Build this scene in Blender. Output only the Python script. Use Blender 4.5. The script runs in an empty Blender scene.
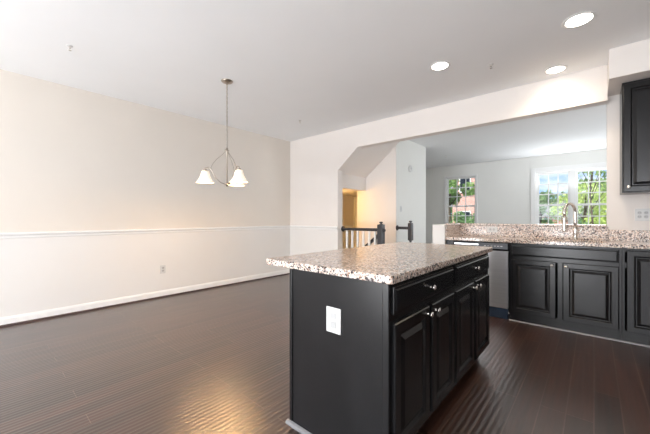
import bpy, bmesh, math, random
from mathutils import Vector, Matrix
PI = math.pi
random.seed(7)
S = bpy.context.scene
COL = S.collection

# ------------------------------------------------------------------ camera
cam = bpy.data.cameras.new('camera')
cam_o = bpy.data.objects.new('camera', cam); COL.objects.link(cam_o)
CAMZ = 1.158
cam_o.location = (0, 0, CAMZ)
cam_o.rotation_euler = (PI/2, 0, 0.721)
cam.sensor_width = 36; cam.lens = 306/650*36
cam.shift_y = 0.0011
cam.clip_start = 0.05; cam.clip_end = 300
S.camera = cam_o

# ------------------------------------------------------------------ exposure
S.view_settings.view_transform = 'Standard'
S.view_settings.look = 'None'
S.view_settings.gamma = 1
S.view_settings.use_curve_mapping = False
S.view_settings.exposure = 0.56

# ------------------------------------------------------------------ world: blue sky with clouds
W = bpy.data.worlds.new('sky'); S.world = W; W.use_nodes = True
nt = W.node_tree; nt.nodes.clear()
wo = nt.nodes.new('ShaderNodeOutputWorld'); bg = nt.nodes.new('ShaderNodeBackground')
tc = nt.nodes.new('ShaderNodeTexCoord'); mp = nt.nodes.new('ShaderNodeMapping')
mp.inputs['Scale'].default_value = (1, 1, 2.2); mp.inputs['Location'].default_value = (0.35, 0.1, 0.3)
nz = nt.nodes.new('ShaderNodeTexNoise'); nz.inputs['Scale'].default_value = 5.0
nz.inputs['Detail'].default_value = 6; nz.inputs['Roughness'].default_value = 0.55
rp = nt.nodes.new('ShaderNodeValToRGB')
rp.color_ramp.elements[0].position = 0.42; rp.color_ramp.elements[0].color = (0.30, 0.52, 0.92, 1)
rp.color_ramp.elements[1].position = 0.58; rp.color_ramp.elements[1].color = (0.97, 0.98, 1.0, 1)
nt.links.new(tc.outputs['Generated'], mp.inputs['Vector']); nt.links.new(mp.outputs[0], nz.inputs['Vector'])
nt.links.new(nz.outputs['Fac'], rp.inputs['Fac']); nt.links.new(rp.outputs['Color'], bg.inputs['Color'])
bg.inputs['Strength'].default_value = 0.95
nt.links.new(bg.outputs[0], wo.inputs['Surface'])

# ------------------------------------------------------------------ lights
def light(name, kind, loc, rot=(0, 0, 0), energy=10, color=(1, 1, 1), **kw):
    l = bpy.data.lights.new(name, kind); o = bpy.data.objects.new(name, l); COL.objects.link(o)
    o.location = loc; o.rotation_euler = rot; l.energy = energy; l.color = color
    for k, v in kw.items(): setattr(l, k, v)
    return o
light('sun', 'SUN', (0, -10, 20), (math.radians(48), 0, math.radians(-22)), 4.2, (1, 0.95, 0.86), angle=0.02)
# daylight by the unseen glazed door behind the camera, with added fill
light('patio_daylight', 'AREA', (-2.1, -4.50, 1.08), (PI/2, 0, 0), 60, (0.93, 0.97, 1.0), shape='RECTANGLE', size=3.0, size_y=2.0)
light('ceiling_fill', 'AREA', (-1.9, -3.6, 0.30), (PI/2+0.95, 0, 0), 175, (0.97, 0.98, 1.0), shape='RECTANGLE', size=3.0, size_y=1.0)  # added inside the room, tilted up to brighten the ceiling
light('added_window_light', 'AREA', (1.0, -4.50, 1.55), (PI/2+0.6, 0, 0), 60, (0.95, 0.97, 1.0), shape='RECTANGLE', size=1.5, size_y=1.1)  # lamp of the added window, tilted up towards the ceiling
# front room: daylight by the double window, plus an added side fill
light('front_window_daylight', 'AREA', (-0.37, 9.36, 1.55), (-PI/2-0.45, 0, 0), 26, (0.93, 0.97, 1.0), shape='RECTANGLE', size=1.4, size_y=1.4)
light('side_fill', 'AREA', (3.85, 6.3, 1.5), (PI/2+0.3, 0, PI/2), 78, (0.93, 0.97, 1.0), shape='RECTANGLE', size=2.0, size_y=1.5)  # added fill at a solid side wall without a window

# ------------------------------------------------------------------ materials
def new_mat(name):
    m = bpy.data.materials.new(name); m.use_nodes = True
    return m, m.node_tree, m.node_tree.nodes['Principled BSDF']
def mat(name, col, rough=0.5, metal=0.0, var=0.04, nscale=6, bump=0.0, bscale=150, spec=None, coat=0.0, stretch=(1, 1, 1), emit=None, es=0):
    m, t, b = new_mat(name)
    b.inputs['Roughness'].default_value = rough; b.inputs['Metallic'].default_value = metal
    if spec is not None: b.inputs['Specular IOR Level'].default_value = spec
    if coat: b.inputs['Coat Weight'].default_value = coat; b.inputs['Coat Roughness'].default_value = 0.08
    tc = t.nodes.new('ShaderNodeTexCoord'); mp = t.nodes.new('ShaderNodeMapping'); mp.inputs['Scale'].default_value = stretch
    t.links.new(tc.outputs['Object'], mp.inputs['Vector'])
    n = t.nodes.new('ShaderNodeTexNoise'); n.inputs['Scale'].default_value = nscale; n.inputs['Detail'].default_value = 4
    t.links.new(mp.outputs[0], n.inputs['Vector'])
    r = t.nodes.new('ShaderNodeValToRGB')
    r.color_ramp.elements[0].position = 0.3; r.color_ramp.elements[1].position = 0.7
    r.color_ramp.elements[0].color = tuple(max(0, c*(1-var)) for c in col)+(1,)
    r.color_ramp.elements[1].color = tuple(min(1, c*(1+var)) for c in col)+(1,)
    t.links.new(n.outputs['Fac'], r.inputs['Fac']); t.links.new(r.outputs['Color'], b.inputs['Base Color'])
    if bump:
        n2 = t.nodes.new('ShaderNodeTexNoise'); n2.inputs['Scale'].default_value = bscale
        t.links.new(mp.outputs[0], n2.inputs['Vector'])
        bp = t.nodes.new('ShaderNodeBump'); bp.inputs['Strength'].default_value = bump; bp.inputs['Distance'].default_value = 0.002
        t.links.new(n2.outputs['Fac'], bp.inputs['Height']); t.links.new(bp.outputs[0], b.inputs['Normal'])
    if emit:
        b.inputs['Emission Color'].default_value = tuple(emit)+(1,); b.inputs['Emission Strength'].default_value = es
    return m
M = {}
M['beige'] = mat('beige_wall_paint', (0.755, 0.70, 0.635), 0.7, var=0.015, nscale=2, bump=0.05)
M['cream'] = mat('beige_paint_lit', (0.82, 0.77, 0.73), 0.7, var=0.012, nscale=2, bump=0.05)  # same beige paint, its brighter lighting put into the colour
M['grey'] = mat('beige_paint_daylit', (0.82, 0.82, 0.79), 0.7, var=0.012, nscale=2, bump=0.05)  # same wall paint, cool daylight put into its colour
M['white'] = mat('beige_paint_bright', (0.785, 0.77, 0.75), 0.6, var=0.01, nscale=2, bump=0.04)  # lower walls: beige paint with brightness near the floor in its colour
M['ceil'] = mat('ceiling_paint', (0.91, 0.92, 0.93), 0.85, var=0.01, nscale=1.5, bump=0.06)
M['trim'] = mat('white_trim_paint', (0.86, 0.86, 0.85), 0.35, var=0.01)
M['shoe'] = mat('dark_shoe_wood', (0.07, 0.045, 0.04), 0.4, var=0.2)
M['black'] = mat('black_cabinet_paint', (0.008, 0.008, 0.009), 0.26, var=0.3, nscale=9, spec=0.42, bump=0.06, bscale=60, stretch=(1, 1, 0.25))
M['rail'] = mat('black_rail_paint', (0.035, 0.035, 0.04), 0.35, var=0.2)
M['nickel'] = mat('brushed_nickel', (0.80, 0.77, 0.73), 0.22, 1.0, var=0.03)
M['aged_nickel'] = mat('aged_nickel', (0.46, 0.40, 0.34), 0.3, 1.0, var=0.05)
M['steel'] = mat('brushed_steel', (0.66, 0.66, 0.67), 0.30, 1.0, var=0.05, nscale=60, stretch=(0.02, 1, 1))
M['gloss'] = mat('black_gloss_plastic', (0.012, 0.014, 0.02), 0.12, var=0.1)
M['kick'] = mat('dark_kickplate', (0.02, 0.035, 0.06), 0.25, var=0.1)
M['plastic'] = mat('white_plastic', (0.66, 0.66, 0.655), 0.35, var=0.01)
M['ivory'] = mat('light_grey_plastic', (0.47, 0.47, 0.47), 0.35, var=0.01)
M['dark'] = mat('dark_slot', (0.05, 0.05, 0.05), 0.5, var=0.1)
M['bark'] = mat('tree_bark', (0.12, 0.085, 0.06), 0.9, var=0.3, nscale=12, bump=0.6, bscale=30)
M['grass'] = mat('lawn_grass', (0.09, 0.17, 0.04), 0.9, var=0.4, nscale=3)
M['asphalt'] = mat('grey_roof_shingle', (0.22, 0.22, 0.24), 0.9, var=0.2, nscale=20)
M['bulb'] = mat('warm_bulb_glass', (1, 0.9, 0.75), 0.5, var=0.0, emit=(1, 0.70, 0.38), es=22)
M['shoe_sheen'] = mat('black_shoe_sheen', (0.22, 0.22, 0.23), 0.3, var=0.1)  # grey colour stands in for the shine on black moulding
M['lamp'] = mat('lit_lamp_lens', (1, 0.96, 0.9), 0.5, var=0.0, emit=(1, 0.93, 0.82), es=14)

def granite():
    m, t, b = new_mat('speckled_granite'); N = t.nodes; L = t.links
    tc = N.new('ShaderNodeTexCoord')
    def vor(scale):
        off = N.new('ShaderNodeMapping'); off.inputs['Location'].default_value = (scale*0.13, scale*0.07, 0.3); L.new(tc.outputs['Object'], off.inputs['Vector'])
        v = N.new('ShaderNodeTexVoronoi'); v.inputs['Scale'].default_value = scale; v.inputs['Randomness'].default_value = 1
        L.new(off.outputs[0], v.inputs['Vector'])
        s = N.new('ShaderNodeSeparateColor'); L.new(v.outputs['Color'], s.inputs[0]); return s.outputs[0]
    def ramp(src, stops):
        r = N.new('ShaderNodeValToRGB'); r.color_ramp.interpolation = 'CONSTANT'
        e = r.color_ramp.elements
        e[0].position = stops[0][0]; e[0].color = stops[0][1]+(1,)
        e[1].position = stops[1][0]; e[1].color = stops[1][1]+(1,)
        for p, c in stops[2:]:
            q = e.new(p); q.color = c+(1,)
        L.new(src, r.inputs['Fac']); return r.outputs['Color']
    col = ramp(vor(130), [(0, (0.66, 0.49, 0.40)), (0.22, (0.82, 0.70, 0.61)), (0.50, (0.88, 0.81, 0.75)), (0.72, (0.78, 0.62, 0.52)), (0.86, (0.50, 0.42, 0.38))])
    for sc, th, c in ((118, 0.09, (0.33, 0.20, 0.14)), (108, 0.11, (0.30, 0.27, 0.26)), (150, 0.14, (0.05, 0.04, 0.042)), (100, 0.085, (0.055, 0.042, 0.042))):
        k = ramp(vor(sc), [(0, (1, 1, 1)), (th, (0, 0, 0))])
        mx = N.new('ShaderNodeMix'); mx.data_type = 'RGBA'; L.new(k, mx.inputs['Factor'])
        L.new(col, mx.inputs[6]); mx.inputs[7].default_value = c+(1,); col = mx.outputs[2]
    L.new(col, b.inputs['Base Color'])
    b.inputs['Roughness'].default_value = 0.17
    return m
M['granite'] = granite()

def floor_mat():
    m, t, b = new_mat('dark_hand_scraped_planks'); N = t.nodes; L = t.links
    tc = N.new('ShaderNodeTexCoord'); mp = N.new('ShaderNodeMapping'); mp.inputs['Rotation'].default_value = (0, 0, PI/2)
    L.new(tc.outputs['Object'], mp.inputs['Vector'])
    br = N.new('ShaderNodeTexBrick')
    br.inputs['Scale'].default_value = 1.0; br.inputs['Brick Width'].default_value = 1.15; br.inputs['Row Height'].default_value = 0.125
    br.inputs['Mortar Size'].default_value = 0.003; br.inputs['Mortar Smooth'].default_value = 0.2; br.inputs['Bias'].default_value = 0
    br.offset = 0.37; br.offset_frequency = 3
    br.inputs['Color1'].default_value = (0.026, 0.010, 0.0065, 1); br.inputs['Color2'].default_value = (0.062, 0.025, 0.016, 1)
    br.inputs['Mortar'].default_value = (0.12, 0.075, 0.055, 1)
    L.new(mp.outputs[0], br.inputs['Vector'])
    # grain, stretched along the boards
    g = N.new('ShaderNodeMapping'); g.inputs['Scale'].default_value = (38, 1.6, 1); L.new(tc.outputs['Object'], g.inputs['Vector'])
    n = N.new('ShaderNodeTexNoise'); n.inputs['Scale'].default_value = 1.0; n.inputs['Detail'].default_value = 5; L.new(g.outputs[0], n.inputs['Vector'])
    r = N.new('ShaderNodeValToRGB'); r.color_ramp.elements[0].position = 0.3; r.color_ramp.elements[1].position = 0.72
    r.color_ramp.elements[0].color = (0.6, 0.6, 0.6, 1); r.color_ramp.elements[1].color = (1.5, 1.4, 1.3, 1)
    L.new(n.outputs['Fac'], r.inputs['Fac'])
    mx = N.new('ShaderNodeMix'); mx.data_type = 'RGBA'; mx.blend_type = 'MULTIPLY'; mx.inputs['Factor'].default_value = 1
    L.new(br.outputs['Color'], mx.inputs[6]); L.new(r.outputs['Color'], mx.inputs[7]); L.new(mx.outputs[2], b.inputs['Base Color'])
    # hand-scraped ridges running along the boards
    wv = N.new('ShaderNodeTexWave'); wv.wave_type = 'BANDS'; wv.bands_direction = 'X'
    wv.inputs['Scale'].default_value = 9.5; wv.inputs['Distortion'].default_value = 1.6; wv.inputs['Detail'].default_value = 2; wv.inputs['Detail Scale'].default_value = 0.35
    L.new(tc.outputs['Object'], wv.inputs['Vector'])
    b1 = N.new('ShaderNodeBump'); b1.inputs['Strength'].default_value = 0.6; b1.inputs['Distance'].default_value = 0.0022
    L.new(wv.outputs['Fac'], b1.inputs['Height'])
    b2 = N.new('ShaderNodeBump'); b2.invert = True; b2.inputs['Strength'].default_value = 0.6; b2.inputs['Distance'].default_value = 0.002
    L.new(br.outputs['Fac'], b2.inputs['Height']); L.new(b1.outputs[0], b2.inputs['Normal']); L.new(b2.outputs[0], b.inputs['Normal'])
    b.inputs['Roughness'].default_value = 0.30; b.inputs['Specular IOR Level'].default_value = 1.0; b.inputs['Coat Weight'].default_value = 0.55; b.inputs['Coat Roughness'].default_value = 0.28; b.inputs['Coat IOR'].default_value = 1.7
    return m
M['floor'] = floor_mat()

def brick_mat():
    m, t, b = new_mat('red_brickwork'); N = t.nodes; L = t.links
    tc = N.new('ShaderNodeTexCoord'); mp = N.new('ShaderNodeMapping'); mp.inputs['Rotation'].default_value = (-PI/2, 0, 0)
    L.new(tc.outputs['Object'], mp.inputs['Vector'])
    br = N.new('ShaderNodeTexBrick'); br.inputs['Scale'].default_value = 1; br.inputs['Brick Width'].default_value = 0.3; br.inputs['Row Height'].default_value = 0.1
    br.inputs['Mortar Size'].default_value = 0.012
    br.inputs['Color1'].default_value = (0.55, 0.22, 0.18, 1); br.inputs['Color2'].default_value = (0.68, 0.32, 0.27, 1); br.inputs['Mortar'].default_value = (0.7, 0.62, 0.58, 1)
    L.new(mp.outputs[0], br.inputs['Vector']); L.new(br.outputs['Color'], b.inputs['Base Color']); b.inputs['Roughness'].default_value = 0.9
    return m
M['brick'] = brick_mat()

def leaf_mat(name, c1, c2):
    m, t, b = new_mat(name); N = t.nodes; L = t.links
    tc = N.new('ShaderNodeTexCoord'); n = N.new('ShaderNodeTexNoise'); n.inputs['Scale'].default_value = 3.5; n.inputs['Detail'].default_value = 5
    L.new(tc.outputs['Object'], n.inputs['Vector'])
    r = N.new('ShaderNodeValToRGB'); r.color_ramp.elements[0].position = 0.35; r.color_ramp.elements[1].position = 0.65
    r.color_ramp.elements[0].color = c1+(1,); r.color_ramp.elements[1].color = c2+(1,)
    L.new(n.outputs['Fac'], r.inputs['Fac']); L.new(r.outputs['Color'], b.inputs['Base Color'])
    b.inputs['Roughness'].default_value = 0.6
    tr = N.new('ShaderNodeBsdfTranslucent'); L.new(r.outputs['Color'], tr.inputs['Color'])
    ms = N.new('ShaderNodeMixShader'); ms.inputs[0].default_value = 0.35
    L.new(b.outputs[0], ms.inputs[1]); L.new(tr.outputs[0], ms.inputs[2]); L.new(ms.outputs[0], N['Material Output'].inputs['Surface'])
    return m
M['leaf'] = leaf_mat('mid_green_leaves', (0.16, 0.28, 0.08), (0.42, 0.58, 0.22))
M['leaf_y'] = leaf_mat('yellow_green_leaves', (0.42, 0.56, 0.12), (0.75, 0.85, 0.30))
M['leaf_d'] = leaf_mat('dark_green_leaves', (0.10, 0.20, 0.08), (0.28, 0.44, 0.18))

def glass_mat():
    m, t, b = new_mat('window_glass'); N = t.nodes; L = t.links; N.remove(b)
    tr = N.new('ShaderNodeBsdfTransparent'); tr.inputs['Color'].default_value = (0.97, 0.98, 0.975, 1)
    gl = N.new('ShaderNodeBsdfGlossy'); gl.inputs['Roughness'].default_value = 0.02
    fr = N.new('ShaderNodeFresnel'); fr.inputs['IOR'].default_value = 1.45
    n = N.new('ShaderNodeTexNoise'); n.inputs['Scale'].default_value = 2
    ms = N.new('ShaderNodeMixShader'); L.new(fr.outputs[0], ms.inputs[0]); L.new(tr.outputs[0], ms.inputs[1]); L.new(gl.outputs[0], ms.inputs[2])
    L.new(ms.outputs[0], N['Material Output'].inputs['Surface'])
    return m
M['glass'] = glass_mat()

def shade_mat():
    m, t, b = new_mat('frosted_shade_glass'); N = t.nodes; L = t.links
    tc = N.new('ShaderNodeTexCoord'); n = N.new('ShaderNodeTexNoise'); n.inputs['Scale'].default_value = 22; n.inputs['Detail'].default_value = 3
    L.new(tc.outputs['Object'], n.inputs['Vector'])
    r = N.new('ShaderNodeValToRGB'); r.color_ramp.elements[0].color = (0.95, 0.80, 0.62, 1); r.color_ramp.elements[1].color = (1, 0.93, 0.82, 1)
    L.new(n.outputs['Fac'], r.inputs['Fac']); L.new(r.outputs['Color'], b.inputs['Base Color'])
    b.inputs['Roughness'].default_value = 0.4
    L.new(r.outputs['Color'], b.inputs['Emission Color']); b.inputs['Emission Strength'].default_value = 0.38
    return m
M['shade'] = shade_mat()

# ------------------------------------------------------------------ helpers
def bx(bm, x0, x1, y0, y1, z0, z1):
    v = [bm.verts.new(p) for p in ((x0,y0,z0),(x1,y0,z0),(x1,y1,z0),(x0,y1,z0),(x0,y0,z1),(x1,y0,z1),(x1,y1,z1),(x0,y1,z1))]
    for f in ((0,3,2,1),(4,5,6,7),(0,1,5,4),(1,2,6,5),(2,3,7,6),(3,0,4,7)): bm.faces.new([v[i] for i in f])
def prism(bm, pts, axis, a, b):
    """polygon pts (2D) extruded along axis from a to b. axis 'x': pts=(y,z); 'y': pts=(x,z); 'z': pts=(x,y)"""
    def P(p, t): return {'x': (t, p[0], p[1]), 'y': (p[0], t, p[1]), 'z': (p[0], p[1], t)}[axis]
    A = [bm.verts.new(P(p, a)) for p in pts]; B = [bm.verts.new(P(p, b)) for p in pts]
    n = len(pts); bm.faces.new(A); bm.faces.new(B[::-1])
    for i in range(n): bm.faces.new((A[i], B[i], B[(i+1) % n], A[(i+1) % n]))
def tube(bm, pts, r, seg=10, cap=True):
    pts = [Vector(p) for p in pts]; n = len(pts); rr = r if isinstance(r, (list, tuple)) else [r]*n
    rings = []; up = None
    for i, p in enumerate(pts):
        d = (pts[min(i+1, n-1)]-pts[max(i-1, 0)]).normalized()
        if up is None: up = d.orthogonal().normalized()
        up = (up - d*up.dot(d)).normalized(); s = d.cross(up)
        rings.append([bm.verts.new(p+(up*math.cos(2*PI*k/seg)+s*math.sin(2*PI*k/seg))*rr[i]) for k in range(seg)])
    for a, b in zip(rings, rings[1:]):
        for k in range(seg): bm.faces.new((a[k], a[(k+1) % seg], b[(k+1) % seg], b[k]))
    if cap: bm.faces.new(rings[0][::-1]); bm.faces.new(rings[-1])
def lathe(bm, prof, c=(0, 0, 0), axis='z', seg=24, closed=False):
    """prof: (r, h) pairs"""
    c = Vector(c); rings = []
    for r, h in prof:
        ring = []
        for k in range(seg):
            a = 2*PI*k/seg; u, v = r*math.cos(a), r*math.sin(a)
            p = {'z': (u, v, h), 'y': (u, h, v), 'x': (h, u, v)}[axis]
            ring.append(bm.verts.new(c+Vector(p)))
        rings.append(ring)
    for a, b in zip(rings, rings[1:]):
        for k in range(seg): bm.faces.new((a[k], a[(k+1) % seg], b[(k+1) % seg], b[k]))
    if not closed: bm.faces.new(rings[0][::-1]); bm.faces.new(rings[-1])
    else:
        a, b = rings[-1], rings[0]
        for k in range(seg): bm.faces.new((a[k], a[(k+1) % seg], b[(k+1) % seg], b[k]))
def obj(name, bm, m, parent=None, bevel=0, smooth=False, loc=None, seg=2):
    bmesh.ops.recalc_face_normals(bm, faces=bm.faces)
    me = bpy.data.meshes.new(name); bm.to_mesh(me); bm.free()
    me.materials.append(M[m] if isinstance(m, str) else m)
    o = bpy.data.objects.new(name, me); COL.objects.link(o)
    if loc: o.location = loc
    if parent: o.parent = parent
    if bevel:
        md = o.modifiers.new('bevel', 'BEVEL'); md.width = bevel; md.segments = seg; md.limit_method = 'ANGLE'; md.angle_limit = math.radians(40)
    if smooth:
        for p in me.polygons: p.use_smooth = True
    return o
def box(name, dims, m, parent=None, bevel=0):
    bm = bmesh.new(); bx(bm, *dims); return obj(name, bm, m, parent, bevel)
def boxes(name, L, m, parent=None, bevel=0):
    bm = bmesh.new()
    for d in L: bx(bm, *d)
    return obj(name, bm, m, parent, bevel)
def tag(o, label, cat, group=None):
    o['label'] = label; o['category'] = cat
    if group: o['group'] = group
    return o
def thing(name, label, cat, loc=(0, 0, 0), rz=0, group=None):
    o = bpy.data.objects.new(name, None); COL.objects.link(o); o.empty_display_size = 0.1
    o.location = loc; o.rotation_euler = (0, 0, rz); return tag(o, label, cat, group)
def struct(o): o['kind'] = 'structure'; return o
def copy_tree(o, parent=None):
    c = o.copy(); COL.objects.link(c)
    if parent: c.parent = parent
    for ch in list(o.children): copy_tree(ch, c)
    return c
def smooth_by_angle(o, a=35):
    for p in o.data.polygons: p.use_smooth = True
    o.data.set_sharp_from_angle(angle=math.radians(a))
    return o

# ------------------------------------------------------------------ dimensions
XL, YW, C, ZH = -4.72, 4.28, 2.731, 2.365
YK = 4.46           # kitchen face of the half wall and of the right wall
XR, YB = 2.2, -4.6  # right wall and back wall
YF = 9.5            # far wall of the front room
XJ = 0.105          # right end of the opening
XS = -2.82          # grey wall beside the stairs

# ------------------------------------------------------------------ structure
fl = bmesh.new()
sx0, sx1, sy0, sy1 = -3.72, -2.74, 4.46, 5.25      # stair opening in the floor
for d in ((XL, XR, YB, 4.38), (sx1, 4.0, 4.38, YF), (XR, 4.0, 4.3, 4.38), (XL, sx1, 6.5, YF), (XL, sx1, 4.38, sy0)):
    bx(fl, d[0], d[1], d[2], d[3], -0.12, 0)
struct(obj('floor', fl, 'floor'))
bm = bmesh.new(); bx(bm, XL-0.15, 4.15, YB-0.15, YF+0.2, C, C+0.15); struct(obj('ceiling', bm, 'ceil'))
struct(boxes('wall_left', [(XL-0.15, XL, YB, YF, -1.6, 0.965), ], 'white'))
struct(boxes('wall_left_upper', [(XL-0.15, XL, YB, YF, 0.965, C)], 'beige'))
# wall with the wide opening, its sloping corner over the stairs
bm = bmesh.new()
prism(bm, [(XL, 0.965), (-3.457, 0.965), (-3.457, 2.01), (-3.02, ZH), (XJ, ZH), (XJ, C), (XL, C)], 'y', YW, YW+0.14)
struct(obj('wall_front', bm, 'cream'))
struct(boxes('wall_front_lower', [(XL, -3.457, YW, YW+0.14, 0, 0.965)], 'white'))
# right wall with its soffit
struct(boxes('wall_right_of_opening', [(XJ, XR, YK, YK+0.14, 0, C)], 'cream'))
struct(boxes('soffit', [(XJ+0.001, XR, 3.9, YK, 2.455, C)], 'cream'))
struct(boxes('wall_right', [(XR, XR+0.15, YB, YK+0.14, 0, C)], 'cream'))
# half wall behind the sink and its short return
struct(boxes('wall_half', [(-1.58, XJ, YK, YK+0.14, 0, 1.055)], 'grey'))
struct(boxes('wall_half_return', [(-1.585, -1.425, 3.93, YK, 0, 1.068)], 'white', bevel=0.004))
# front room
struct(boxes('wall_front_room_right', [(4.0, 4.15, 4.3, YF, 0, C)], 'grey'))
struct(boxes('wall_front_room_near', [(XR+0.15, 4.0, YK, YK+0.14, 0, C)], 'grey'))
W1 = (-3.43, -2.54, 0.62, 2.39)    # small window
W2 = (-1.13, 0.36, 0.62, 2.33)     # double window
struct(boxes('wall_far', [(XL, W1[0], YF, YF+0.16, 0, C), (W1[1], W2[0], YF, YF+0.16, 0, C), (W2[1], 4.15, YF, YF+0.16, 0, C),
    (W1[0], W1[1], YF, YF+0.16, 0, W1[2]), (W1[0], W1[1], YF, YF+0.16, W1[3], C),
    (W2[0], W2[1], YF, YF+0.16, 0, W2[2]), (W2[0], W2[1], YF, YF+0.16, W2[3], C)], 'grey'))
# back wall with glazed door and added window (behind the camera)
D0, D1 = (-3.7, -0.5), (0.2, 1.8)
struct(boxes('wall_back', [(XL, D0[0], YB-0.15, YB, 0, C), (D0[1], D1[0], YB-0.15, YB, 0, C), (D1[1], XR+0.15, YB-0.15, YB, 0, C),
    (D0[0], D0[1], YB-0.15, YB, 2.12, C), (D1[0], D1[1], YB-0.15, YB, 0, 0.95), (D1[0], D1[1], YB-0.15, YB, 2.15, C)], 'cream'))
# stairwell
struct(boxes('wall_stair_grey', [(XS-0.12, XS, 5.264, 6.62, -1.6, C)], 'grey'))
struct(boxes('wall_stair_white', [(sx0, XS, 5.25, 5.264, -1.6, C), (sx0, XS-0.12, 5.264, 5.37, -1.6, C)], 'cream'))
struct(boxes('wall_stair_back', [(XL, XS-0.12, 6.5, 6.62, -1.6, C)], 'grey'))
struct(boxes('wall_stair_under', [(XL, sx1, 4.34, sy0, -1.6, -0.12)], 'cream'))
struct(boxes('wall_stair_end', [(sx1-0.0, sx1+0.1, sy0, 5.25, -1.6, -0.12)], 'cream'))
struct(boxes('floor_stair_landing', [(XL, XS, 4.34, 6.6, -1.72, -1.6)], 'floor'))
bm = bmesh.new()
prism(bm, [(-3.5, 1.71), (-3.5, 1.975), (-2.70, 2.625), (-2.70, C), (-3.6, C), (-3.6, 1.71)], 'y', YW+0.141, 5.249)
struct(obj('ceiling_stair_slope', bm, 'cream'))
struct(boxes('ceiling_stair_landing', [(XL, -3.6, YW+0.141, 6.5, 1.71, 1.83)], 'cream'))

# trim
def trim(name, L, m, bevel=0.004): return struct(boxes(name, L, m, bevel=bevel))
bm = bmesh.new()
prof = [(0, 0), (0.014, 0.0), (0.014, 0.075), (0.009, 0.092), (0.004, 0.1), (0, 0.1)]
prism(bm, [(XL+p, z) for p, z in prof], 'y', YB, YW); struct(obj('baseboard_left', bm, 'trim'))
bm = bmesh.new(); prism(bm, [(XL+0.014, 0), (XL+0.034, 0), (XL+0.030, 0.014), (XL+0.014, 0.022)], 'y', YB, YW); struct(obj('trim_1', bm, 'shoe'))
bm = bmesh.new(); prism(bm, [(YW-p, z) for p, z in prof], 'x', XL, -3.457); struct(obj('baseboard_front', bm, 'trim'))
bm = bmesh.new(); prism(bm, [(YW-0.014, 0), (YW-0.034, 0), (YW-0.030, 0.014), (YW-0.014, 0.022)], 'x', XL+0.034, -3.457); struct(obj('trim_2', bm, 'shoe'))
rp_ = [(0, 0.935), (0.010, 0.940), (0.012, 0.962), (0.026, 0.972), (0.030, 0.984), (0.022, 0.995), (0, 0.998)]
bm = bmesh.new(); prism(bm, [(XL+p, z) for p, z in rp_], 'y', YB, YW); struct(obj('trim_3', bm, 'trim'))
bm = bmesh.new(); prism(bm, [(YW-p, z) for p, z in rp_], 'x', XL, -3.457); struct(obj('trim_4', bm, 'trim'))
bm = bmesh.new(); prism(bm, [(YF-p, z) for p, z in prof], 'x', XL, 4.0); struct(obj('baseboard_far', bm, 'trim'))
bm = bmesh.new(); prism(bm, [(XS+p, z) for p, z in prof], 'y', 5.25, 6.62); struct(obj('baseboard_stair', bm, 'trim'))

# ------------------------------------------------------------------ windows of the front room
def sash(parent, x0, x1, z0, z1, y, cols=3, rows=3, fw=0.04):
    """double-hung unit: upper and lower sash with muntins"""
    zm = (z0+z1)/2
    for k, (a, b, yy) in enumerate(((zm-0.015, z1, y+0.03), (z0, zm+0.015, y))):
        bm = bmesh.new()
        bx(bm, x0, x0+fw, yy, yy+0.03, a, b); bx(bm, x1-fw, x1, yy, yy+0.03, a, b)
        bx(bm, x0+fw, x1-fw, yy, yy+0.03, a, a+fw); bx(bm, x0+fw, x1-fw, yy, yy+0.03, b-fw, b)
        s = obj('sash', bm, 'trim', parent, 0.003)
        bm = bmesh.new(); ix0, ix1, iz0, iz1 = x0+fw, x1-fw, a+fw, b-fw
        for i in range(1, cols): xx = ix0+(ix1-ix0)*i/cols; bx(bm, xx-0.012, xx+0.012, yy+0.004, yy+0.022, iz0, iz1)
        for j in range(1, rows): zz = iz0+(iz1-iz0)*j/rows; bx(bm, ix0, ix1, yy+0.0041, yy+0.0219, zz-0.012, zz+0.012)
        obj('muntins', bm, 'trim', s)
        bm = bmesh.new(); bx(bm, ix0, ix1, yy+0.012, yy+0.015, iz0, iz1); obj('pane', bm, 'glass', s)
def window(name, W, units, casing):
    e = bpy.data.objects.new(name, None); COL.objects.link(e); e['kind'] = 'structure'
    x0, x1, z0, z1 = W; y = YF
    bm = bmesh.new(); t = 0.03
    bx(bm, x0, x0+t, y, y+0.14, z0, z1); bx(bm, x1-t, x1, y, y+0.14, z0, z1); bx(bm, x0+t, x1-t, y, y+0.14, z1-t, z1); bx(bm, x0+t, x1-t, y, y+0.14, z0, z0+t)
    if units == 2: xm = (x0+x1)/2; bx(bm, xm-0.055, xm+0.055, y+0.01, y+0.14, z0+t, z1-t)
    obj('window_frame', bm, 'trim', e, 0.003)
    if units == 1: sash(e, x0+t, x1-t, z0+t, z1-t, y+0.05)
    else:
        sash(e, x0+t, xm-0.055, z0+t, z1-t, y+0.05); sash(e, xm+0.055, x1-t, z0+t, z1-t, y+0.05)
    if casing:
        c = casing; bm = bmesh.new()
        bx(bm, x0-c, x0, y-0.02, y, z0-c, z1+c); bx(bm, x1, x1+c, y-0.02, y, z0-c, z1+c); bx(bm, x0, x1, y-0.02, y, z1, z1+c); bx(bm, x0, x1, y-0.02, y, z0-c, z0)
        obj('casing', bm, 'trim', e, 0.004)
    bm = bmesh.new(); bx(bm, x0-casing-0.02, x1+casing+0.02, y-0.06, y-0.021, z0-0.03, z0); obj('window_sill', bm, 'trim', e, 0.005)
    return e
window('window_1', W1, 1, 0.025)
window('window_2', W2, 2, 0.10)
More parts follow.
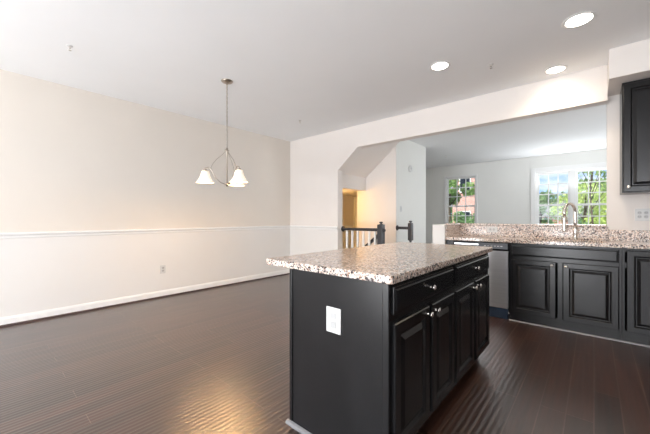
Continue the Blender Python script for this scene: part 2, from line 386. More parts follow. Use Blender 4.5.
# unseen sliding door placed to even the light, window added for daylight
def glazed(name, x0, x1, z0, z1, n):
    e = bpy.data.objects.new(name, None); COL.objects.link(e); e['kind'] = 'structure'
    y = YB-0.12; L = [(x0, x1, y, y+0.08, z1-0.06, z1), (x0, x1, y, y+0.08, z0, z0+0.06)]
    for i in range(n+1):
        c = x0+(x1-x0)*i/n; a = max(x0, c-0.04); b = min(x1, c+0.04); L.append((a, b, y, y+0.08, z0+0.06, z1-0.06))
    boxes('frame', L, 'trim', e, 0.003); box('pane', (x0+0.04, x1-0.04, y+0.035, y+0.04, z0+0.05, z1-0.05), 'glass', e)
glazed('door_1', D0[0], D0[1], 0, 2.12, 2)
glazed('added_window', D1[0], D1[1], 0.95, 2.15, 2)  # unseen window put in to bring daylight

# ------------------------------------------------------------------ cabinet pieces (front faces -Y in local space, front plane y=0)
def panel_front(bm, x0, x1, z0, z1, loops, back=0.0):
    """nested rectangles: loops = (inset, y)"""
    rings = []
    for ins, y in [(0, back)]+loops:
        rings.append([bm.verts.new((x0+ins, y, z0+ins)), bm.verts.new((x1-ins, y, z0+ins)), bm.verts.new((x1-ins, y, z1-ins)), bm.verts.new((x0+ins, y, z1-ins))])
    for a, b in zip(rings, rings[1:]):
        for k in range(4): bm.faces.new((a[k], a[(k+1) % 4], b[(k+1) % 4], b[k]))
    bm.faces.new(rings[-1]); bm.faces.new(rings[0][::-1])
DOOR = [(0.0, -0.014), (0.004, -0.020), (0.048, -0.020), (0.053, -0.016), (0.060, -0.006), (0.068, -0.006), (0.092, -0.018), (0.096, -0.018)]
DRAWER = [(0.0, -0.010), (0.003, -0.013), (0.010, -0.014), (0.016, -0.020), (0.020, -0.020)]
def knob_mesh():
    bm = bmesh.new()
    lathe(bm, [(0.0075, 0), (0.0065, -0.003), (0.0045, -0.008), (0.005, -0.013), (0.0125, -0.018), (0.0145, -0.022), (0.0125, -0.027), (0.006, -0.030), (0.001, -0.031)], axis='y', seg=16)
    bmesh.ops.recalc_face_normals(bm, faces=bm.faces); me = bpy.data.meshes.new('knob'); bm.to_mesh(me); bm.free(); me.materials.append(M['nickel'])
    for p in me.polygons: p.use_smooth = True
    return me
KNOB = knob_mesh()
def knob(parent, x, z, y=-0.020):
    o = bpy.data.objects.new('knob', KNOB); COL.objects.link(o); o.parent = parent; o.location = (x, y, z); return o
def door(parent, x0, x1, z0, z1, kx=None, kz=None, kind='door'):
    bm = bmesh.new(); panel_front(bm, x0, x1, z0, z1, DOOR if kind == 'door' else DRAWER)
    o = obj('door' if kind == 'door' else kind, bm, 'black', parent, 0.0012)
    if kx is not None: knob(o, kx, kz)
    return o

# ------------------------------------------------------------------ island
isl = thing('kitchen_island', 'black kitchen island cabinet with drawers and doors under a granite top', 'kitchen island', (-0.664, 1.17, 0), PI/2)
L, Dp = 1.65, 0.62
boxes('body', [(0.012, L, 0.0, Dp, 0.09, 0.8765), (0.012, L-0.012, 0.075, Dp-0.002, 0.0, 0.09)], 'black', isl, 0.001)
boxes('end_panel', [(0.0, 0.012, 0.03, Dp-0.012, 0.0, 0.8755), (-0.004, 0.012, -0.002, 0.028, 0.0, 0.8755), (-0.006, 0.012, Dp-0.014, Dp+0.006, 0.0, 0.8755)], 'black', isl, 0.0015)
bm = bmesh.new(); prism(bm, [(-0.004, 0.0), (-0.022, 0.0), (-0.021, 0.008), (-0.015, 0.016), (-0.004, 0.02)], 'y', 0, 1)
for v in bm.verts: v.co.y = v.co.y*(Dp+0.028)-0.006
obj('shoe_moulding', bm, 'shoe_sheen', isl)
for (x0, x1) in ((0.026, 0.772), (0.812, 1.612)):
    door(isl, x0, x1, 0.735, 0.855, (x0+x1)/2, 0.795, 'drawer')
for (x0, x1, kx) in ((0.026, 0.395, 0.366), (0.436, 0.772, 0.466), (0.812, 1.185, 1.155), (1.232, 1.612, 1.262)):
    door(isl, x0, x1, 0.118, 0.695, kx, 0.662)
boxes('toe_kick', [(0.02, L-0.02, 0.070, 0.0745, 0.0, 0.0895)], 'black', isl)

def outlet_part(parent, w=0.075, h=0.12, gangs=1, switch=False):
    """plate lies in local xz, facing -y, centred on the origin"""
    bm = bmesh.new(); bx(bm, -w/2, w/2, -0.006, 0, -h/2, h/2); obj('cover_plate', bm, 'plastic', parent, 0.003)
    for g in range(gangs):
        cx = (g-(gangs-1)/2)*0.046
        if switch: box('switch_toggle', (cx-0.016, cx+0.016, -0.009, -0.006, -0.033, 0.033), 'ivory', parent, 0.001)
        else:
            for s in (-1, 1):
                bm = bmesh.new(); lathe(bm, [(0.0165, -0.0062), (0.0165, -0.0085), (0.0155, -0.009)], (cx, 0, s*0.020), 'y', 16)
                r = obj('socket', bm, 'ivory', parent)
                boxes('slot', [(cx-0.007, cx-0.005, -0.0093, -0.009, s*0.02-0.003, s*0.02+0.006), (cx+0.005, cx+0.007, -0.0093, -0.009, s*0.02-0.003, s*0.02+0.006)], 'dark', r)
def outlet(name, label, loc, rz, cat='outlet', **kw):
    o = thing(name, label, cat, loc, rz); outlet_part(o, **kw); return o
op = bpy.data.objects.new('outlet', None); COL.objects.link(op); op.parent = isl
op.location = (0.0, 0.305, 0.65); op.rotation_euler = (0, 0, -PI/2); op['label'] = 'white electrical outlet in black end panel'
bm = bmesh.new(); bx(bm, -0.046, 0.046, -0.006, 0, -0.063, 0.063)
pl = obj('cover_plate', bm, 'plastic', op, 0.003)
# the outlet part goes thing > outlet > pieces
for s in (-1, 1):
    bm = bmesh.new(); bx(bm, -0.017, 0.017, -0.009, -0.006, s*0.022-0.016, s*0.022+0.016)
    bx(bm, -0.0075, -0.005, -0.0098, -0.009, s*0.022-0.005, s*0.022+0.007); bx(bm, 0.005, 0.0075, -0.0098, -0.009, s*0.022-0.005, s*0.022+0.007)
    obj('socket', bm, 'ivory', op, 0.0008)

# island top with eased, rounded-corner edge
def slab(name, pts, z0, z1, m, parent=None, bevel=0.006):
    bm = bmesh.new(); prism(bm, pts, 'z', z0, z1); return obj(name, bm, m, parent, bevel, seg=3)
def rrect(x0, x1, y0, y1, r, n=5):
    P = []
    for cx, cy, a0 in ((x1-r, y0+r, -90), (x1-r, y1-r, 0), (x0+r, y1-r, 90), (x0+r, y0+r, 180)):
        for k in range(n+1):
            a = math.radians(a0+90*k/n); P.append((cx+r*math.cos(a), cy+r*math.sin(a)))
    return P
it = slab('island_countertop', rrect(-1.483, -0.632, 1.142, 2.842, 0.02), 0.8770, 0.9140, 'granite')
tag(it, 'speckled beige granite slab on top of the black island', 'countertop')

# ------------------------------------------------------------------ sink run
YS = 3.98
def base_cab(name, label, X0, X1, drawers, doors, cat='base cabinet'):
    t = thing(name, label, cat, (X0, YS, 0)); w = X1-X0
    boxes('body', [(0.001, 0.019, 0.0, 0.475, 0, 0.876), (w-0.019, w-0.001, 0.0, 0.475, 0, 0.876), (0.019, w-0.019, 0.0, 0.475, 0.0, 0.115), (0.019, w-0.019, 0.46, 0.475, 0.115, 0.876),
        (0.019, w-0.019, 0, 0.02, 0.84, 0.876), (0.019, w-0.019, 0, 0.02, 0.69, 0.74)]+[(x-0.02, x+0.02, 0.0, 0.02, 0.115, 0.69) for x in ([w/2] if len(doors) > 1 else [])], 'black', t, 0.001)
    bm = bmesh.new(); prism(bm, [(0, 0), (-0.014, 0), (-0.013, 0.005), (-0.008, 0.010), (0, 0.012)], 'x', 0.001, w-0.001); obj('shoe_moulding', bm, 'shoe_sheen', t)
    for a, b, k in drawers: door(t, a, b, 0.735, 0.855, k, 0.795, 'drawer_front')
    for a, b, k in doors: door(t, a, b, 0.105, 0.695, k, 0.662)
    return t
sc = base_cab('sink_cabinet', 'black two-door base cabinet under the sink, right of the dishwasher', -0.723, 0.197,
    [(0.022, 0.898, None)], [(0.022, 0.425, 0.395), (0.484, 0.898, 0.512)])
rc = base_cab('base_cabinet', 'black base cabinet at the right edge beside the sink cabinet', 0.197, 0.807,
    [], [])
for ch in list(rc.children): pass
door(rc, 0.03, 0.58, 0.105, 0.855, 0.55, 0.80)
rc2 = base_cab('base_cabinet', 'black base cabinet against the right wall, just out of the picture', 0.807, 1.567, [(0.022, 0.738, 0.38)], [(0.022, 0.37, 0.34), (0.39, 0.738, 0.42)])

for yy in (2.35, 1.43, 0.51):  # unseen cabinets added so the island front stays dark
    pc = thing('added_dark_cabinet', 'unseen tall black cabinet added to keep the island front dark, %s' % {2.35: 'nearest the sink run', 1.43: 'middle of the three', 0.51: 'farthest from the sink run'}[yy], 'pantry cabinet', (1.60, yy, 0), -PI/2)
    box('body', (0.002, 0.918, 0.0, 0.598, 0.0, 2.44), 'black', pc, 0.002)
    for a, b, k in ((0.012, 0.454, 0.42), (0.466, 0.908, 0.50)): door(pc, a, b, 0.11, 1.30, k, 1.2); door(pc, a, b, 1.32, 2.42, k, 1.42)

# dishwasher
dw = thing('dishwasher', 'stainless steel dishwasher with a black control panel', 'dishwasher', (-1.333, YS, 0))
box('tub', (0.004, 0.606, 0.02, 0.47, 0.05, 0.872), 'gloss', dw)
box('door', (0.006, 0.604, -0.022, 0.02, 0.125, 0.775), 'steel', dw, 0.006)
bm = bmesh.new(); prism(bm, [(0.02, 0.78), (-0.020, 0.78), (-0.030, 0.80), (-0.022, 0.868), (0.02, 0.872)], 'x', 0.006, 0.604); cp = obj('control_panel', bm, 'gloss', dw, 0.002)
boxes('handle', [(0.02, 0.30, -0.034, -0.026, 0.828, 0.85)], 'steel', cp, 0.003)
boxes('button_strip', [(0.36+i*0.034, 0.38+i*0.034, -0.0305, -0.024, 0.826, 0.834) for i in range(6)], 'ivory', cp)
box('kickplate', (0.01, 0.60, 0.0, 0.018, 0.0, 0.118), 'kick', dw, 0.003)
tag(boxes('filler_panel', [(-1.420, -1.336, YS, YS+0.4, 0, 0.875)], 'black'), 'narrow black filler strip between the dishwasher and the half wall', 'panel')

# countertop with sink cut-out
bm = bmesh.new()
cx0, cx1, cy0, cy1, hx0, hx1, hy0, hy1 = -1.424, XR, 3.945, YK, -0.60, 0.07, 4.03, 4.33
xs = [cx0, hx0, hx1, cx1]; ys = [cy0, hy0, hy1, cy1]
G = {}
for zi, z in enumerate((0.8765, 0.914)):
    for i, x in enumerate(xs):
        for j, y in enumerate(ys): G[i, j, zi] = bm.verts.new((x, y, z))
for i in range(3):
    for j in range(3):
        if (i, j) == (1, 1): continue
        bm.faces.new([G[i, j, 1], G[i+1, j, 1], G[i+1, j+1, 1], G[i, j+1, 1]]); bm.faces.new([G[i, j, 0], G[i, j+1, 0], G[i+1, j+1, 0], G[i+1, j, 0]])
for i in range(3):
    for j in (0, 3): bm.faces.new([G[i, j, 0], G[i+1, j, 0], G[i+1, j, 1], G[i, j, 1]]); bm.faces.new([G[j, i, 0], G[j, i+1, 0], G[j, i+1, 1], G[j, i, 1]])
for a, b in (((1, 1), (2, 1)), ((2, 1), (2, 2)), ((2, 2), (1, 2)), ((1, 2), (1, 1))): bm.faces.new([G[a+(0,)], G[b+(0,)], G[b+(1,)], G[a+(1,)]])
tag(obj('countertop', bm, 'granite', None, 0.005, seg=3), 'speckled pink-beige granite worktop around the sink', 'countertop')
# splashes and ledge
bm = bmesh.new(); bx(bm, -1.424, XJ+0.012, YK-0.02, YK, 0.9145, 1.055); bx(bm, -1.424, -1.404, 3.95, YK-0.02, 0.9145, 1.055)
tag(obj('tall_backsplash', bm, 'granite', None, 0.002), 'tall granite backsplash on the half wall behind the faucet', 'backsplash')
P = [(-1.424, 3.94), (-1.395, 3.94), (-1.395, YK-0.03), (XJ-0.001, YK-0.03), (XJ-0.001, YK+0.17), (-1.60, YK+0.17), (-1.61, YK+0.15), (-1.61, YK+0.01), (-1.60, YK+0.0), (-1.424, YK-0.0)]
cap = slab('ledge_cap', P, 1.0555, 1.080, 'granite', None, 0.006)
tag(cap, 'thin granite ledge capping the half wall below the front windows', 'ledge')
tag(box('low_backsplash', (XJ+0.013, XR, YK-0.02, YK, 0.9145, 1.030), 'granite', None, 0.002), 'low granite backsplash strip under the right-hand wall outlet', 'backsplash')

# sink basin
sk = thing('sink', 'stainless undermount sink set into the granite worktop', 'sink', (-0.265, 4.18, 0.876))
bm = bmesh.new(); a, b = 0.34, 0.155
def ring(ins, z): return [bm.verts.new(p) for p in ((-a+ins, -b+ins, z), (a-ins, -b+ins, z), (a-ins, b-ins, z), (-a+ins, b-ins, z))]
R = [ring(-0.012, -0.001), ring(0, -0.001), ring(0.006, -0.16), ring(0.03, -0.18)]
for p, q in zip(R, R[1:]):
    for k in range(4): bm.faces.new((p[k], p[(k+1) % 4], q[(k+1) % 4], q[k]))
bm.faces.new(R[-1]); obj('basin', bm, 'steel', sk, 0)
bm = bmesh.new(); lathe(bm, [(0.04, -0.179), (0.038, -0.176), (0.01, -0.178)], seg=20); obj('drain', bm, 'nickel', sk)

# faucet
fc = thing('faucet', 'brushed nickel gooseneck pull-down faucet behind the sink', 'faucet', (-0.155, 4.375, 0.914))
bm = bmesh.new(); lathe(bm, [(0.028, 0), (0.028, 0.006), (0.021, 0.012), (0.019, 0.05), (0.021, 0.06), (0.022, 0.12), (0.019, 0.135), (0.013, 0.15)], seg=20); obj('body', bm, 'nickel', fc, smooth=True)
dx, dy = -0.085, -0.18; pts = []; r = 0.098
zc = 0.30
pts = [(0, 0, 0.13), (0, 0, 0.2), (0, 0, 0.26)]
for k in range(0, 13):
    a = PI*k/12; s = (1-math.cos(a))/2; pts.append((dx*s, dy*s, zc+r*math.sin(a)))
pts.append((dx, dy, 0.25))
bm = bmesh.new(); tube(bm, pts, [0.016]*len(pts), 12); obj('spout', bm, 'nickel', fc, smooth=True)
bm = bmesh.new(); lathe(bm, [(0.013, 0.255), (0.0155, 0.245), (0.016, 0.18), (0.0195, 0.11), (0.0195, 0.095), (0.015, 0.09)], (dx, dy, 0), seg=16); obj('spray_head', bm, 'nickel', fc, smooth=True)
bm = bmesh.new(); tube(bm, [(0.015, -0.0, 0.085), (0.04, -0.0, 0.092), (0.055, -0.0, 0.11), (0.062, -0.01, 0.165)], [0.009, 0.009, 0.008, 0.006], 10); obj('handle', bm, 'nickel', fc, smooth=True)

# wall cabinet
wc = thing('wall_cabinet', 'black wall cabinet hanging under the soffit at the right edge', 'wall cabinet', (0.203, 4.10, 1.396))
H = 1.057
boxes('body', [(0, 0.76, 0.0, 0.358, 0.0, H)], 'black', wc, 0.002)
door(wc, 0.008, 0.374, 0.008, H-0.02, 0.045, 0.052); door(wc, 0.386, 0.752, 0.008, H-0.02, 0.715, 0.052)

# ------------------------------------------------------------------ outlets and switches
outlet('wall_outlet', 'white outlet low on the left wall under the chair rail', (XL, 1.79, 0.407), PI/2)
outlet('wall_outlet', 'white double outlet and switch plate under the wall cabinet', (0.372, YK, 1.188), 0, w=0.115, h=0.125, gangs=2)
o = outlet('wall_outlet', 'white outlet set sideways in the tall granite backsplash', (-0.997, YK-0.02, 1.005), 0)
o.rotation_euler = (0, PI/2, 0)
outlet('light_switch', 'white light switch plate on the grey wall beside the stairs', (XS, 5.44, 1.33), PI/2, 'switch', switch=True)
th = thing('thermostat', 'round white wall alarm high on the grey stair wall', 'alarm', (XS, 5.82, 2.155), PI/2)
bm = bmesh.new(); lathe(bm, [(0.068, 0), (0.068, -0.018), (0.060, -0.030), (0.035, -0.036), (0.005, -0.037)], axis='y', seg=28); obj('cover', bm, 'plastic', th, smooth=False)
bm = bmesh.new(); lathe(bm, [(0.02, -0.036), (0.018, -0.041)], axis='y', seg=16); obj('test_button', bm, 'ivory', th)
th.name = 'smoke_alarm'

# ------------------------------------------------------------------ recessed lights, sprinklers, vent disc
for (x, y, r, lab) in ((-0.09, 3.162, 0.092, 'lit recessed ceiling light nearest the top right corner'), (-1.199, 3.17, 0.085, 'lit recessed ceiling light above the island, leftmost of the three'),
        (-0.305, 4.06, 0.085, 'lit recessed ceiling light close to the header over the sink')):
    t = thing('recessed_light', lab, 'ceiling light', (x, y, C), 0, 'recessed kitchen ceiling lights')
    bm = bmesh.new(); lathe(bm, [(r-0.008, 0.0), (r+0.018, 0.0), (r+0.018, -0.003), (r+0.012, -0.006), (r-0.004, -0.006), (r-0.008, -0.003)], seg=32, closed=True); obj('trim_ring', bm, 'trim', t)
    bm = bmesh.new(); lathe(bm, [(r-0.008, -0.001), (r-0.012, -0.003), (0.01, -0.0035)], seg=32); obj('lens', bm, 'lamp', t)
    light('recessed_lamp', 'SPOT', (x, y, C-0.03), (0, 0, 0), 17, (1, 0.80, 0.58), spot_size=math.radians(150), spot_blend=0.9, shadow_soft_size=0.07)
def sprinkler(x, y, lab):
    t = thing('sprinkler_head', lab, 'sprinkler', (x, y, C), 0, 'ceiling sprinkler heads')
    bm = bmesh.new(); lathe(bm, [(0.024, 0), (0.022, -0.003), (0.012, -0.006)], seg=20); obj('escutcheon', bm, 'plastic', t)
    bm = bmesh.new(); lathe(bm, [(0.010, -0.008), (0.008, -0.022), (0.003, -0.026), (0.003, -0.036), (0.012, -0.037), (0.012, -0.040), (0.002, -0.041)], seg=12); obj('deflector', bm, 'nickel', t)
def ceil_at(u, v, z=C):
    d = (z-CAMZ)*306/(217.7-v); r = d*(u-325)/306
    return (-0.66*d+0.751*r, 0.751*d+0.66*r)
x, y = ceil_at(70, 46); sprinkler(x, y, 'small metal sprinkler head on the ceiling near the left wall')
x, y = ceil_at(491, 64.5); sprinkler(x, y, 'small sprinkler head on the kitchen ceiling between recessed lights')
x, y = ceil_at(446, 156); sprinkler(x, y, 'tiny sprinkler head on the front room ceiling')
x, y = ceil_at(300, 120.5); sprinkler(x, y, 'tiny sprinkler head on the ceiling near the far room corner')

# ------------------------------------------------------------------ chandelier
CH = (-3.170, 1.900)
ch = thing('chandelier', 'three-light nickel chandelier with frosted bell shades', 'chandelier', (CH[0], CH[1], C))
bm = bmesh.new(); lathe(bm, [(0.065, 0), (0.066, -0.006), (0.058, -0.016), (0.03, -0.028), (0.012, -0.034), (0.006, -0.045)], seg=28); obj('canopy', bm, 'aged_nickel', ch, smooth=True)
bm = bmesh.new()      # chain of links
z = -0.043; k = 0
while z > -0.77:
    a = [(0.0075*math.cos(t), 0, z-0.016+0.016*math.sin(t)) for t in [2*PI*i/10 for i in range(11)]]
    if k % 2: a = [(0, p[0], p[2]) for p in a]
    tube(bm, a, 0.0026, 5, False); z -= 0.027; k += 1
obj('chain', bm, 'aged_nickel', ch)
bm = bmesh.new(); tube(bm, [(0.003, 0.003, -0.04), (-0.003, 0.002, -0.4), (0.002, -0.003, -0.775)], 0.0022, 6); obj('cord', bm, 'ivory', ch)
bm = bmesh.new(); lathe(bm, [(0.004, -0.765), (0.012, -0.775), (0.008, -0.79), (0.024, -0.797), (0.024, -0.803), (0.009, -0.81), (0.0075, -0.82), (0.0075, -1.165), (0.012, -1.17), (0.030, -1.185), (0.030, -1.193), (0.014, -1.20), (0.006, -1.215), (0.001, -1.22)], seg=20); obj('stem', bm, 'aged_nickel', ch, smooth=True)
yaw = 0.721
F = Vector((-math.sin(yaw), math.cos(yaw), 0)); Rv = Vector((math.cos(yaw), math.sin(yaw), 0))
for ang in (10, 130, 250):
    a = math.radians(ang); d = F*math.cos(a)+Rv*math.sin(a); R0 = 0.235
    arm = [d*0.02+Vector((0, 0, -1.187)), d*0.07+Vector((0, 0, -1.172)), d*0.12+Vector((0, 0, -1.125)), d*0.155+Vector((0, 0, -1.06)), d*0.175+Vector((0, 0, -1.02)), d*0.197+Vector((0, 0, -1.003)), d*R0+Vector((0, 0, -1.012)), d*R0+Vector((0, 0, -1.035))]
    bm = bmesh.new(); tube(bm, arm, 0.0058, 8); ar = obj('arm', bm, 'aged_nickel', ch, smooth=True)
    bm = bmesh.new(); tube(bm, [d*0.012+Vector((0, 0, -0.80)), d*0.05+Vector((0, 0, -0.85)), d*0.115+Vector((0, 0, -0.91)), d*0.16+Vector((0, 0, -0.97)), d*0.178+Vector((0, 0, -1.02))], 0.0035, 6); obj('brace', bm, 'aged_nickel', ch)
    c = d*R0
    bm = bmesh.new(); lathe(bm, [(0.008, -1.025), (0.022, -1.03), (0.024, -1.045), (0.02, -1.055)], c, seg=16); obj('socket', bm, 'aged_nickel', ch)
    bm = bmesh.new()
    o_ = [(0.022, -1.045), (0.038, -1.052), (0.045, -1.078), (0.056, -1.115), (0.078, -1.155), (0.100, -1.180)]
    i_ = [(r-0.004, z-0.001) for r, z in o_[::-1]]
    lathe(bm, o_+i_, c, seg=28, closed=True); obj('shade', bm, 'shade', ch, smooth=True)
    bm = bmesh.new(); lathe(bm, [(0.010, -1.055), (0.013, -1.07), (0.024, -1.10), (0.022, -1.122), (0.008, -1.135), (0.001, -1.137)], c, seg=16); obj('bulb', bm, 'bulb', ch, smooth=True)
    light('chandelier_lamp', 'POINT', (CH[0]+c.x, CH[1]+c.y, C-1.16), (0, 0, 0), 9, (1, 0.62, 0.28), shadow_soft_size=0.03)

# ------------------------------------------------------------------ stairs and railings
def newel(parent, x, y, z0=0.0, top=1.09, w=0.048, bot=0.6):
    n = box('newel_post', (x-w, x+w, y-w, y+w, bot, top-0.045), 'rail', parent, 0.006)
    bm = bmesh.new(); lathe(bm, [(0.03, bot), (0.018, bot-0.03), (0.032, bot-0.07), (0.024, bot-0.2), (0.034, z0+0.2), (0.034, z0)], (x, y, 0), seg=16); obj('turned_shaft', bm, 'rail', n, smooth=True)
    bm = bmesh.new(); lathe(bm, [(0.040, top-0.048), (0.040, top-0.04), (0.018, top-0.035), (0.018, top-0.025), (0.031, top-0.018), (0.031, top-0.004), (0.02, top+0.002), (0.001, top+0.004)], (x, y, 0), seg=16); obj('newel_cap', bm, 'rail', n)
    return n
def handrail(parent, a, b, name='handrail'):
    a = Vector(a); b = Vector(b); d = (b-a).normalized(); s = d.cross(Vector((0, 0, 1))).normalized(); u = s.cross(d)
    prof = [(-0.022, -0.025), (0.022, -0.025), (0.022, -0.012), (0.032, 0.0), (0.030, 0.016), (0.015, 0.026), (-0.015, 0.026), (-0.030, 0.016), (-0.032, 0.0), (-0.022, -0.012)]
    bm = bmesh.new(); A = [bm.verts.new(a+s*p+u*q) for p, q in prof]; B = [bm.verts.new(b+s*p+u*q) for p, q in prof]
    n = len(prof); bm.faces.new(A); bm.faces.new(B)
    for i in range(n): bm.faces.new((A[i], B[i], B[(i+1) % n], A[(i+1) % n]))
    return obj(name, bm, 'rail', parent)
RY = 4.43
sr = thing('stair_railing', 'black handrail with white balusters from left jamb to newel post', 'railing', (0, 0, 0))
newel(sr, -2.655, RY)
handrail(sr, (-3.455, RY, 0.955), (-2.704, RY, 0.955))
bm = bmesh.new(); lathe(bm, [(0.05, 0.0), (0.05, 0.012), (0.035, 0.02)], (-3.457, RY, 0.955), 'x', 20); obj('rosette', bm, 'rail', sr)
bm = bmesh.new(); lathe(bm, [(0.036, 0.0), (0.036, 0.012), (0.02, 0.03), (0.004, 0.033)], (-2.606, RY, 0.95), 'x', 16); obj('rail_end_cap', bm, 'rail', sr)
for k in range(6):
    x = -3.36+k*0.118; box('baluster', (x-0.016, x+0.016, RY-0.016, RY+0.016, 0.0, 0.93), 'trim', sr, 0.003)
gr = thing('stair_handrail', 'black handrail sloping down the stairs behind the white balusters', 'railing', (0, 0, 0))
handrail(gr, (-2.70, 4.545, 0.92), (-3.62, 4.545, 0.92-0.92*0.82))
for k in range(6):
    x = -2.83-k*0.13; st = -0.19*(1+int((-2.74-x)/0.235)); box('baluster', (x-0.016, x+0.016, 4.53, 4.56, st+0.0, 0.89+(x+2.70)*0.82), 'trim', gr, 0.003)
bm = bmesh.new(); bx(bm, -2.735, -2.675, 4.515, 4.575, 0, 0.93); obj('end_post', bm, 'rail', gr, 0.004)
s2 = thing('landing_railing', 'short black handrail and newel post against the grey stair wall', 'railing', (0, 0, 0))
newel(s2, -2.545, 5.29, top=1.10, w=0.038, bot=0.74)
handrail(s2, (-2.819, 5.29, 0.965), (-2.584, 5.29, 0.965))
bm = bmesh.new(); lathe(bm, [(0.05, 0.0), (0.05, 0.012), (0.035, 0.02)], (-2.82, 5.29, 0.965), 'x', 20); obj('rosette', bm, 'rail', s2)
bm = bmesh.new()
for k in range(4): bx(bm, sx1-0.002-0.235*(k+1), sx1-0.002-0.235*k, sy0+0.001, 5.249, -1.6, -0.19*(k+1))
bx(bm, -3.79, -3.68, sy0+0.001, 5.249, -1.6, -0.95)
st = tag(obj('staircase', bm, 'floor', None, 0.004), 'dark wooden stairs going down behind the railing', 'stairs')
# warm lamp in the stairwell
sl = thing('stair_light', 'warm ceiling lamp over the lower stair landing, hidden behind the wall', 'ceiling light', (-4.2, 4.75, 1.71))
bm = bmesh.new(); lathe(bm, [(0.09, 0), (0.09, -0.015), (0.07, -0.02)], seg=20); obj('base', bm, 'nickel', sl)
bm = bmesh.new(); lathe(bm, [(0.085, -0.018), (0.08, -0.05), (0.05, -0.08), (0.005, -0.09)], seg=20); obj('lamp_shade', bm, 'shade', sl, smooth=True)
light('stair_lamp', 'POINT', (-4.2, 4.75, 1.48), energy=13, color=(1, 0.58, 0.18), shadow_soft_size=0.08)

# ------------------------------------------------------------------ outdoors
struct(boxes('ground', [(-60, 60, YF+0.2, 90, -1.2, -1.0)], 'grass'))
def tree(name, label, x, y, h, rad, n, m, seed, z0=-1.0, lean=0, leaf=0.13, trunk=0.14, low=0.25, nb=14, group='trees outside the front windows'):
    rnd = random.Random(seed); t = thing(name, label, 'tree', (x, y, z0), 0, group)
    bm = bmesh.new(); tube(bm, [(0, 0, 0), (0.05, 0.02, h*0.3), (-0.05+lean*0.4, 0, h*0.6), (lean, 0.03, h*0.92)], [trunk, trunk*0.8, trunk*0.5, trunk*0.15], 8)
    blobs = []
    for i in range(nb):
        a = rnd.uniform(0, 2*PI); q = rnd.uniform(low, 1.0); rr = rad*math.sqrt(max(0.05, 1-((q-0.55)/0.55)**2))*rnd.uniform(0.3, 0.85)
        c = Vector((rr*math.cos(a)+lean*q, rr*math.sin(a), h*q)); blobs.append((c, rad*rnd.uniform(0.25, 0.45)))
        tube(bm, [(lean*q*0.7, 0, h*q*0.75), tuple(c*0.5+Vector((lean*q*0.35, 0, h*q*0.42))), tuple(c)], [trunk*0.3, trunk*0.2, trunk*0.06], 5)
    obj('trunk', bm, 'bark', t, smooth=True)
    bm = bmesh.new()
    for i in range(n):
        c, r = blobs[i % nb]
        v = Vector((rnd.gauss(0, 1), rnd.gauss(0, 1), rnd.gauss(0, 1))); v = v.normalized()*r*rnd.uniform(0.35, 1.0)**0.6
        p = c+v; u = Vector((rnd.gauss(0, 1), rnd.gauss(0, 1), rnd.gauss(0, 1))).normalized(); w = u.orthogonal().normalized(); s = leaf*rnd.uniform(0.6, 1.2)
        vs = [bm.verts.new(q) for q in (p-u*s*0.6, p+w*s*0.3, p+u*s*0.6, p-w*s*0.3)]; bm.faces.new(vs)
    obj('foliage', bm, m, t)
    return t
def dirx(u, Y):
    k = (u-325)/306; return Y*(-0.66+0.751*k)/(0.751+0.66*k)
tree('leafy_tree', 'green tree filling the left part of the small front window', dirx(449, 17), 17, 5.6, 1.25, 3200, 'leaf', 1, leaf=0.16)
tree('leafy_tree', 'dark green bush in the lower part of the small front window', dirx(468, 13.5), 13.5, 2.2, 0.9, 1800, 'leaf_d', 2, leaf=0.13, low=0.1)
tree('leafy_tree', 'dark green tree low in the left pane of the double window', dirx(541, 16), 16, 3.0, 1.2, 2600, 'leaf_d', 3, low=0.1, leaf=0.15)
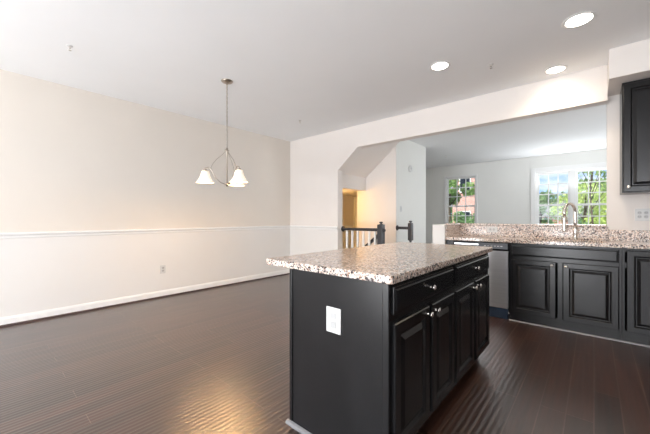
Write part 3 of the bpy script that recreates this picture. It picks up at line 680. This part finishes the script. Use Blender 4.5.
tree('leafy_tree', 'green tree low in the middle of the left sash', dirx(564, 22), 22, 3.6, 1.4, 2600, 'leaf', 4, low=0.1, leaf=0.16)
tree('leafy_tree', 'yellow-green tree low in the right half of the double window', dirx(586, 19), 19, 3.5, 1.5, 3200, 'leaf_y', 5, low=0.1, leaf=0.15)
tree('leafy_tree', 'dark green shrub under the yellow-green tree', dirx(592, 12.5), 12.5, 1.9, 0.9, 2200, 'leaf_d', 6, low=0.05, leaf=0.12)
tree('leafy_tree', 'tall thin tree with loose leaves across the right sash', dirx(592, 15.5), 15.5, 5.0, 1.2, 520, 'leaf', 8, low=0.55, leaf=0.17, trunk=0.045, nb=12)
tree('leafy_tree', 'bright green tree at the right end of the double window', dirx(612, 24), 24, 3.9, 1.5, 2600, 'leaf_y', 9, low=0.1, leaf=0.17)
for i in range(8):
    tree('distant_tree', 'green tree in the row far behind the front garden', -20+i*5.4, 38+(i % 2)*7, 4.6+(i*7 % 3)*0.4, 2.7, 1600, ('leaf', 'leaf_d', 'leaf')[i % 3], 20+i, low=0.1, leaf=0.4, trunk=0.2, group='distant row of trees')
# brick house and grey-roofed house
bh = thing('brick_house', 'red brick townhouse seen through the small front window', 'house', (-6.6, 26, -1.0))
box('wall', (-2.2, 2.0, 0, 6, 0, 8.0), 'brick', bh)
bm = bmesh.new(); prism(bm, [(-0.3, 8.0), (6.3, 8.0), (3, 10.2)], 'x', -2.4, 2.2); obj('roof', bm, 'asphalt', bh)
for (x, z) in ((-1.2, 1.2), (0.8, 1.2), (-1.2, 4.2), (0.8, 4.2)):
    w = boxes('window', [(x-0.45, x+0.45, -0.06, -0.005, z, z+1.5)], 'trim', bh); box('pane', (x-0.37, x+0.37, -0.07, -0.061, z+0.08, z+1.42), 'gloss', w)
gh = thing('grey_house', 'low grey-roofed house behind trees in the double window', 'house', (dirx(553, 28), 28, -1.0))
box('wall', (-1.8, 1.6, 0, 5, 0, 2.3), 'brick', gh)
bm = bmesh.new(); prism(bm, [(-0.3, 2.3), (5.3, 2.3), (2.5, 3.5)], 'x', -2.0, 1.8); obj('roof', bm, 'asphalt', gh)
